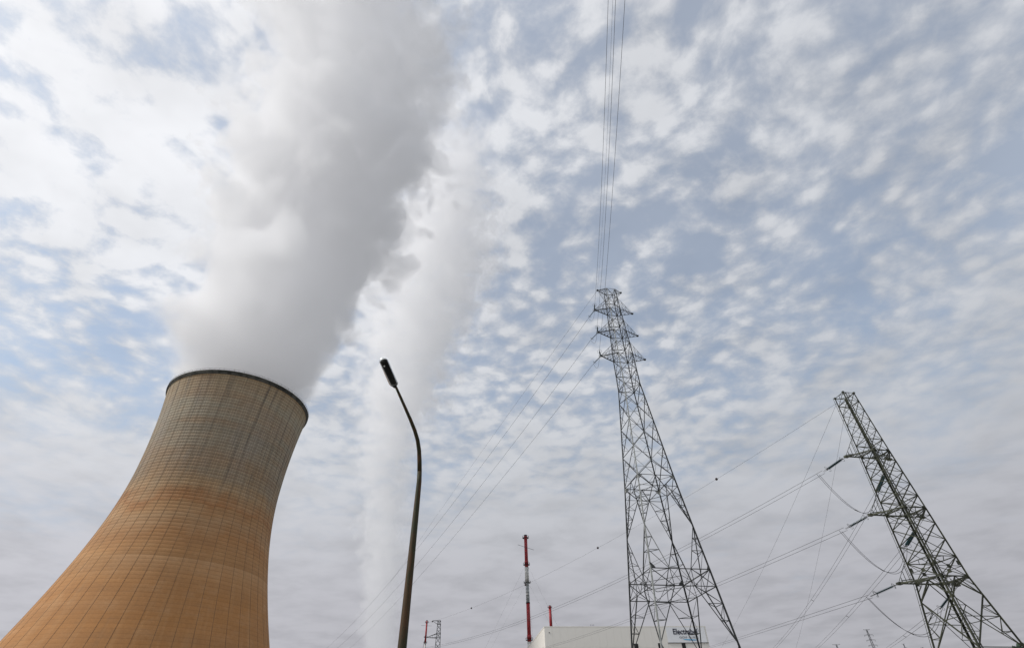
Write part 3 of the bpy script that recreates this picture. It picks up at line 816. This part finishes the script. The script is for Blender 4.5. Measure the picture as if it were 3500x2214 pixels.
# grey pylon
W1 = [(72.06, (16.10, 79.71, 71.26), (-93.68, 285, 43.91), 5.4, (16.92, 75.52, 71.26), (10.34, 17.12, 58.03), 1.4),
      (66.04, (15.81, 79.59, 65.24), (-89.03, 286.48, 44.02), 4.8, (16.59, 75.36, 65.24), (10.85, 16.80, 56.93), 1.8),
      (60.10, (15.58, 79.55, 59.30), (-83.39, 288.18, 44.12), 3.4, (16.25, 75.46, 59.30), (11.46, 16.39, 55.51), 1.1)]
for k, (z, S, E, s, U, V, su) in enumerate(W1):
    T = w1((ARMS1[2 - k][2] - .1, 0, z - .08))
    insulator(T, S, f'slanting insulator string off the left tip of the {lvl[k]} arm of the grey pylon', 16, .12, 0, 'insulator strings of the grey pylon', .26, (.12, .85))
    wire('power_line', sag_pts(S, E, s, 48, 1.1), .026, f'single wire down left from the {lvl[k]} arm of the tall grey pylon', 'power line', 'power lines of the grey pylon')
    insulator(T, U, f'upright insulator string on the left tip of the {lvl[k]} arm of the grey pylon', 16, .12, 0, 'insulator strings of the grey pylon', .3, (.12, .85))
    U_, V_ = Vector(U), Vector(V); V2 = U_ + (V_ - U_) * 1.0
    pts = sag_pts(U, V, su, 40, 1.0); dirn = (pts[-1] - pts[-2]).normalized()
    pts += [pts[-1] + dirn * q for q in (20, 40, 60, 80, 100)]
    wire('power_line', pts, .022, f'wire rising to the top of the picture from the {lvl[k]} arm of the grey pylon', 'power line', 'power lines overhead')
    wire('jumper_loop', sag_pts(S, U, 2.3, 18), .022, f'small jumper loop under the {lvl[k]} left arm tip of the grey pylon', 'cable', 'jumper loops of the grey pylon')
TT = (18.67, 78.53, 78.0)
wire('earth_wire', sag_pts(TT, (-69.39, 291.87, 72.06), -.9, 48, 1.05), .02, 'faint thin wire down left from the very top of the grey pylon', 'cable', 'earth wires')
pts = sag_pts(TT, (10.66, 16.92, 57.34), 1.5, 40); dirn = (pts[-1] - pts[-2]).normalized(); pts += [pts[-1] + dirn * q for q in (20, 50, 90)]
wire('earth_wire', pts, .012, 'faint thin wire rising to the top of the picture from the grey pylon peak', 'cable', 'earth wires')

# ------------------------------------------------------------------ gantry mast where the lines come down
gm = tag(empty('gantry_mast', (-29.2, 208.0, 0), R(8)), 'slim lattice gantry mast with a side bracket beside the small red chimney', 'mast')
TG = [(0, 1.35), (31.6, .86), (36, .72), (40.0, .52)]
def cg(i, z): w_ = interp(TG, z); return (SG[i][0] * w_, SG[i][1] * w_, z)
for i in range(4): leg_obj(gm, TG, SG[i], [0, 31.6, 36, 40], .16, M['grey_steel'])
zz_ = [0, 5, 10, 14, 18, 21, 24, 26.5, 29, 31.2, 33, 34.8, 36, 37.3, 38.6, 40]
for za, zb in zip(zz_, zz_[1:]):
    for i in range(4):
        j = (i + 1) % 4; bar('brace', cg(i, za), cg(j, zb), .09, M['grey_steel'], gm); bar('brace', cg(j, za), cg(i, zb), .07, M['grey_steel'], gm)
for z in (34.8, 36, 38.9, 40):
    for i in range(4): bar('ring_beam', cg(i, z), cg((i + 1) % 4, z), .12, M['dark'], gm)
bm = bmesh.new()
for yy in (-.3, .3): bm_bar(bm, (-.4, yy, 40), (-2.4, 0, 40.05), .13); bm_bar(bm, (-.5, yy, 38.9), (-2.3, 0, 39.9), .08)
from_bm('top_bracket', bm, M['dark'], gm)
bm = bmesh.new()
for yy in (-.5, .5): bm_bar(bm, (-.6, yy, 36), (-3.9, 0, 34.9), .13); bm_bar(bm, (-.65, yy, 34.7), (-3.9, 0, 34.8), .13)
for q in range(1, 4): bm_bar(bm, (-.6 - .8 * q, 0, 36 - .27 * q), (-.6 - .8 * (q - .5), 0, 34.75), .06)
from_bm('side_bracket', bm, M['dark'], gm)

# ------------------------------------------------------------------ chimneys
def cyl_part(parent, name, z0, z1, r0, r1, material, seg=28, x=0, y=0):
    bm = bmesh.new(); bm_lathe(bm, [(r0, z0), (r1, z1)], seg); o = from_bm(name, bm, material, parent, True); o.location = (x, y, 0)
    for p in o.data.polygons: p.use_smooth = len(p.vertices) == 4
    return o
def platform(parent, z, r, h=1.1, material=None, spread=.75):
    material = material or M['dark']
    bm = bmesh.new(); bm_lathe(bm, [(r + .02, z), (r + spread, z), (r + spread, z + .12), (r + .02, z + .12)], 24, closed=True)
    for k in range(12):
        a = 2 * math.pi * k / 12; bm_tube(bm, [((r + spread) * math.cos(a), (r + spread) * math.sin(a), z), ((r + spread) * math.cos(a), (r + spread) * math.sin(a), z + h)], .05, 4)
    bm_tube(bm, [((r + spread) * math.cos(2 * math.pi * k / 24), (r + spread) * math.sin(2 * math.pi * k / 24), z + h) for k in range(25)], .05, 4)
    return from_bm('platform', bm, material, parent)
def ladder(parent, z0, z1, x, y, material):
    bm = bmesh.new()
    for s_ in (-.2, .2): bm_tube(bm, [(x + s_, y, z0), (x + s_, y, z1)], .03, 4)
    z = z0
    while z < z1: bm_tube(bm, [(x - .2, y, z), (x + .2, y, z)], .02, 4); z += .9
    return from_bm('ladder', bm, material, parent)
c = tag(empty('chimney', (4.45, 299.95, 0)), 'tall slim red and white banded chimney with ring platforms', 'chimney')
cyl_part(c, 'base_section', 0, 46.5, 1.3, 1.02, M['white'])
cyl_part(c, 'red_section', 46.5, 64.2, .98, .95, M['red']); cyl_part(c, 'red_collar', 47.7, 49.6, 1.16, 1.12, M['red'])
cyl_part(c, 'white_section', 64.2, 74.1, .90, .90, M['pale_grey']); cyl_part(c, 'white_section', 74.25, 81.5, 1.08, 1.08, M['white'])
cyl_part(c, 'red_section', 81.5, 98.4, .93, .90, M['red']); cyl_part(c, 'red_collar', 83.5, 85.2, 1.08, 1.05, M['red'])
cyl_part(c, 'cap', 98.4, 99.2, .82, .80, M['dark'])
for z in (64.2, 81.5): cyl_part(c, 'joint_band', z - .2, z + .25, 1.12, 1.12, M['dark'] if z < 70 else M['white'])
for z in (66, 67.6, 69.2, 70.8, 72.4): cyl_part(c, 'joint_ring', z, z + .14, .96, .96, M['dark'])
for z in (75.4, 77, 78.6, 80.2): cyl_part(c, 'joint_ring', z, z + .12, 1.12, 1.12, M['pale_grey'])
for z in (47.2, 83.0, 97.4): platform(c, z, 1.05)
platform(c, 73.9, 1.1, .8, M['fitting'])
ladder(c, 50, 97, .2, -1.15, M['dark'])
bm = bmesh.new(); bm_tube(bm, [(-4.6, -2.0, 93.3), (4.4, -2.6, 90.1)], .09, 5); bm_tube(bm, [(0, -2.3, 91.7), (0, -.8, 91.7)], .09, 5); from_bm('side_antenna', bm, M['fitting'], c)
bm = bmesh.new(); bm_lathe(bm, [(.02, 0), (.3, .08), (.5, .3), (.46, .3), (.02, .06)], 14, Matrix.Translation((-.4, -1.2, 68.3)) @ Matrix.Rotation(R(100), 4, 'X')); from_bm('dish', bm, M['white'], c)
for k, (dx_, dy_) in enumerate(((-46, -10), (38, -16), (6, 48))):
    bm = bmesh.new(); bm_tube(bm, [(dx_ / 60, dy_ / 60, 82.8), (dx_, dy_, 0)], .018, 4); from_bm('guy_cable', bm, M['wire'], c)
    bm = bmesh.new(); bm_tube(bm, [(dx_ / 60, dy_ / 60, 73.6), (dx_, dy_, 0)], .014, 4); from_bm('guy_cable', bm, M['wire'], c)
c = tag(empty('chimney', (25.43, 479.33, 0)), 'short-looking red chimney sticking up behind the cream building', 'chimney')
cyl_part(c, 'base_section', 0, 80, 1.4, 1.2, M['white']); cyl_part(c, 'red_section', 80, 98.6, 1.2, 1.05, M['red']); cyl_part(c, 'cap', 98.6, 99.3, .95, .9, M['dark']); platform(c, 97.6, 1.1); ladder(c, 60, 97, .9, -1.1, M['dark'])
c = tag(empty('chimney', (-84.7, 523.2, 0)), 'small far red chimney with cross antenna, left of the gantry mast', 'chimney')
cyl_part(c, 'base_section', 0, 81.4, .8, .7, M['white']); cyl_part(c, 'red_section', 81.4, 98.3, .75, .72, M['red']); cyl_part(c, 'cap', 98.3, 99, .6, .6, M['dark'])
platform(c, 97.0, .8); platform(c, 85.4, .8); platform(c, 81.2, .8)
bm = bmesh.new(); bm_tube(bm, [(-4.8, -1, 94.8), (4.8, -1, 94.2)], .09, 5); from_bm('side_antenna', bm, M['fitting'], c)
bm = bmesh.new(); bm_bar(bm, (-.5, -.5, 85), (-2.6, -1, 70), .22); bm_bar(bm, (.2, -.9, 81), (.3, -1, 70), .2); from_bm('brace_leg', bm, M['dark'], c)

# ------------------------------------------------------------------ reactor hall with the company sign
bu = Vector((.9919, .1269, 0)); ang_b = math.atan2(bu.y, bu.x)
hall = tag(empty('industrial_building', (9.21, 223.18, 0), ang_b), 'large cream windowless building with a navy-lettered sign board at its right end', 'building')
W_, D_, H_ = 64.6, 56.0, 40.0
bm = bmesh.new()
for x0, x1, y0, y1 in ((0, W_, 0, .4), (0, W_, D_ - .4, D_), (0, .4, .4, D_ - .4), (W_ - .4, W_, .4, D_ - .4)):
    bm_box(bm, ((x0 + x1) / 2, (y0 + y1) / 2, (H_ - .3) / 2), (x1 - x0, y1 - y0, H_ - .3))
from_bm('wall', bm, M['cladding'], hall)
bm = bmesh.new(); bm_box(bm, (W_ / 2, D_ / 2, H_ - .95), (W_ - .9, D_ - .9, .3)); from_bm('roof', bm, M['pale_grey'], hall)
bm = bmesh.new()
for x0, x1, y0, y1 in ((-.08, W_ + .08, -.08, .5), (-.08, W_ + .08, D_ - .5, D_ + .08), (-.08, .5, .5, D_ - .5), (W_ - .5, W_ + .08, .5, D_ - .5)):
    bm_box(bm, ((x0 + x1) / 2, (y0 + y1) / 2, H_ - .15), (x1 - x0, y1 - y0, .3))
from_bm('coping', bm, M['cladding'], hall)
pm = None
for q in range(16):      # cladding sheets with open joints between them
    for zb, zt2 in ((26.0, 32.9), (33.0, 39.6)):
        x0, x1 = 48.1 * q / 16 + .03, 48.1 * (q + 1) / 16 - .03
        if x0 > 48: continue
        if pm is None:
            bm = bmesh.new(); bm_box(bm, (0, 0, 0), (x1 - x0, .05, 1.0)); o = from_bm('cladding_panel', bm, M['cladding'], hall); pm = o.data
        else: o = link('cladding_panel', pm, None, hall)
        o.location = ((x0 + x1) / 2, -.028, (zb + zt2) / 2); o.scale = (1, 1, zt2 - zb)
bm = bmesh.new(); bm_box(bm, ((48.2 + 64.0) / 2, -.06, (34.45 + 39.62) / 2), (64.0 - 48.2, .12, 39.62 - 34.45)); sign = from_bm('sign_board', bm, M['sign_white'], hall)
bm = bmesh.new(); bm_box(bm, (56.2, -.14, 34.36), (16.4, .28, .14)); from_bm('ledge', bm, M['fitting'], hall)
def text(body, x, z, height, material, width=None, bold=0.0):
    cu = bpy.data.curves.new('lettering', 'FONT'); cu.body = body; cu.size = 1.0; cu.extrude = .03; cu.offset = bold
    tmp = bpy.data.objects.new('lettering', cu); C.objects.link(tmp)
    dg = bpy.context.evaluated_depsgraph_get(); me = bpy.data.meshes.new_from_object(tmp.evaluated_get(dg)); bpy.data.objects.remove(tmp)
    xs = [v.co.x for v in me.vertices]; ys = [v.co.y for v in me.vertices]
    sx = (width / (max(xs) - min(xs))) if width else height / (max(ys) - min(ys)); sy = height / (max(ys) - min(ys))
    for v in me.vertices: v.co = Vector(((v.co.x - min(xs)) * sx, -v.co.z, (v.co.y - min(ys)) * sy))
    me.materials.clear(); o = link('lettering', me, material, sign); o.location = (x, -.17, z)
    return o
text('Electrabel', 50.9, 37.15, 1.95, M['sign_dark'], 9.9, .02)
text('GDF SUEZ', 53.0, 35.88, .62, M['sign_grey'], 7.7)
bm = bmesh.new(); N = 24; lo_, hi_ = [], []
for q in range(N + 1):
    f = q / N; x = 54.3 + 6.1 * f; th = .26 * math.sin(math.pi * f) ** .7 + .01; zc = 35.40 + .10 * math.cos(2.6 * f)
    lo_.append((x, zc - th)); hi_.append((x, zc + th * .35))
for y_ in (-.19, -.13):
    pass
fr_ = [bm.verts.new((x, -.19, z)) for x, z in lo_ + hi_[::-1]]; bk_ = [bm.verts.new((x, -.13, z)) for x, z in lo_ + hi_[::-1]]
bm.faces.new(fr_); bm.faces.new(bk_[::-1])
for q in range(len(fr_)): bm.faces.new((fr_[q], fr_[(q + 1) % len(fr_)], bk_[(q + 1) % len(fr_)], bk_[q]))
from_bm('swoosh', bm, M['sign_blue'], sign)
for x0, x1, zt2 in ((34.4, 36.0, 34.15), (44.0, 45.1, 34.3), (53.45, 54.9, 34.25)):
    bm = bmesh.new(); bm_box(bm, ((x0 + x1) / 2, -.10, zt2 - 8), (x1 - x0, .10, 16)); wv = from_bm('louvre_window', bm, M['louvre'], hall)
    for q in range(14):
        bm = bmesh.new(); bm_box(bm, ((x0 + x1) / 2, -.19, zt2 - .3 - q * .55), (x1 - x0, .10, .08)); from_bm('slat', bm, M['dark'], wv)
for x, y in ((18.4, .4), (19.0, .4), (19.6, .4)):
    bm = bmesh.new(); bm_tube(bm, [(x, y, H_), (x, y, H_ + .7)], .06, 5); from_bm('roof_post', bm, M['dark'], hall)
bm = bmesh.new(); bm_box(bm, (1.8, -.12, 37.9), (.3, .14, .3)); from_bm('wall_lamp', bm, M['dark'], hall)

# ------------------------------------------------------------------ far pylons on the hill
def far_pylon(x, y, ztop, H, arms, label, rz, halfs, tophalf):
    z0 = ztop - H
    o = tag(empty('transmission_pylon', (x, y, z0), rz), label, 'pylon', 'distant pylons on the horizon')
    tab = [(0, 3.6), (H * .55, 1.35), (H, .55)]
    def cc_(i, z): w_ = interp(tab, z); return (SG[i][0] * w_, SG[i][1] * w_, z)
    bm = bmesh.new()
    for i in range(4):
        bm_bar(bm, cc_(i, 0), cc_(i, H * .55), .3); bm_bar(bm, cc_(i, H * .55), cc_(i, H), .26)
    zl = [H * q / 12 for q in range(13)]
    for za, zb in zip(zl, zl[1:]):
        for i in range(4): bm_bar(bm, cc_(i, za), cc_((i + 1) % 4, zb), .16)
    from_bm('body', bm, M['grey_steel'], o)
    for z, hf in zip(arms, halfs):
        bm = bmesh.new()
        for s_ in (-1, 1):
            bm_bar(bm, (0, 0, z + 1.2), (s_ * hf, 0, z + .1), .22); bm_bar(bm, (0, 0, z), (s_ * hf, 0, z), .24)
            bm_tube(bm, [(s_ * hf, 0, z), (s_ * (hf + .2), 0, z - 1.7)], .2, 5)
        from_bm('crossarm', bm, M['grey_steel'], o)
    bm = bmesh.new(); bm_bar(bm, (-tophalf, 0, H), (tophalf, 0, H), .26); bm_bar(bm, (-tophalf, 0, H), (0, 0, H - 1.6), .18); bm_bar(bm, (tophalf, 0, H), (0, 0, H - 1.6), .18); from_bm('top_beam', bm, M['grey_steel'], o)
    return o
far_pylon(506.9, 862.0, 134.7, 58, (51, 44.6, 38.2), 'distant three-armed pylon, largest of those low on the right horizon', R(-12), (5.6, 5.6, 5.6), 4.6)
far_pylon(466.8, 884.4, 120.3, 52, (40, 33), 'distant pylon of which only the flat T-shaped top shows, left of the other far ones', R(-12), (5, 5), 5.6)
far_pylon(861.7, 1348, 180.1, 70, (62, 55, 48), 'tiny far pylon between the large distant one and the olive pylon', R(-10), (4.2, 4.2, 4.2), 3.8)
far_pylon(999.6, 1497, 191.5, 75, (66, 58), 'tiniest far pylon nearest to the left leg of the olive pylon', R(-10), (4, 4), 4)

# ------------------------------------------------------------------ street lamp
lamp = tag(empty('street_lamp', (-2.36, 11.77, 0)), 'rusty olive street lamp with a curved arm and long glass lantern', 'street lamp')
LB = Vector((-2.36, 11.77, 0))
path = [(-2.36, 11.77, 0), (-2.36, 11.77, 1.5), (-2.36, 11.77, 3.31), (-2.36, 11.77, 5.0), (-2.36, 11.77, 6.2), (-2.36, 11.765, 6.75), (-2.372, 11.75, 7.0)]
bm = bmesh.new(); bm_tube(bm, [Vector(p) - LB for p in path], [.115, .105, .092, .078, .067, .060, .056], 16); from_bm('pole', bm, M['lamp'], lamp, True)
arm_pts = [(-2.372, 11.75, 7.0), (-2.39, 11.70, 7.25), (-2.41, 11.60, 7.5), (-2.44, 11.44, 7.69), (-2.49, 11.22, 7.84), (-2.56, 10.90, 7.97), (-2.66, 10.42, 8.12), (-2.76, 9.90, 8.26), (-2.775, 9.84, 8.28)]
rads = [.056, .055, .052, .049, .046, .041, .034, .028, .027]
bm = bmesh.new(); bm_tube(bm, [Vector(p) - LB for p in arm_pts], rads, 16); from_bm('arm', bm, M['lamp'], lamp, True)
a = Vector((-2.785, 9.86, 8.27)); b = Vector((-2.925, 9.03, 8.46)); ax = (b - a).normalized(); side = ax.cross(Vector((0, 0, 1))).normalized(); upv = side.cross(ax)
HM = Matrix(((side.x, upv.x, ax.x, a.x - LB.x), (side.y, upv.y, ax.y, a.y - LB.y), (side.z, upv.z, ax.z, a.z - LB.z), (0, 0, 0, 1)))
HL = (b - a).length
def capsule(bm, wx, wy_up, wy_dn, z0, z1, cap0, cap1, seg=20, n=8):
    st = [(z0 - 0, .12)]
    prof = []
    for q in range(n + 1): f = q / n; prof.append((z0 + cap0 * (1 - math.cos(f * math.pi / 2)), math.sin(f * math.pi / 2)))
    for q in range(1, n + 1): f = q / n; prof.append((z1 - cap1 + cap1 * math.sin(f * math.pi / 2), math.cos(f * math.pi / 2)))
    rings = []
    for z, s_ in prof:
        s_ = max(s_, .04)
        rings.append([bm.verts.new(HM @ Vector((math.cos(2 * math.pi * k / seg) * wx * s_, math.sin(2 * math.pi * k / seg) * (wy_up if math.sin(2 * math.pi * k / seg) > 0 else wy_dn) * s_, z))) for k in range(seg)])
    for i in range(len(rings) - 1):
        for k in range(seg): bm.faces.new((rings[i][k], rings[i][(k + 1) % seg], rings[i + 1][(k + 1) % seg], rings[i + 1][k]))
    bm.faces.new(rings[0][::-1]); bm.faces.new(rings[-1])
bm = bmesh.new(); capsule(bm, .098, .09, .070, .0, HL * .93, .07, .06); from_bm('lantern_housing', bm, M['lamp_dark'], lamp, True)
bm = bmesh.new(); capsule(bm, .104, .02, .088, .05, HL + .01, .06, .11); from_bm('lantern_bowl', bm, M['bowl'], lamp, True)
bm = bmesh.new(); bmesh.ops.create_uvsphere(bm, u_segments=14, v_segments=8, radius=.018)
for v in bm.verts: v.co = HM @ Vector((v.co.x - .005, v.co.y - .078, v.co.z + HL * .80))
from_bm('bulb', bm, M['bulb'], lamp, True)
bm = bmesh.new()
capsule(bm, .05, .045, .045, -.06, .10, .05, .05, 14, 5); from_bm('lantern_socket', bm, M['lamp_dark'], lamp, True)
bm = bmesh.new(); bm_lathe(bm, [(.19, 0), (.19, .04), (.13, .06), (.13, .5), (.115, .52)], 16); from_bm('base_flange', bm, M['lamp'], lamp)
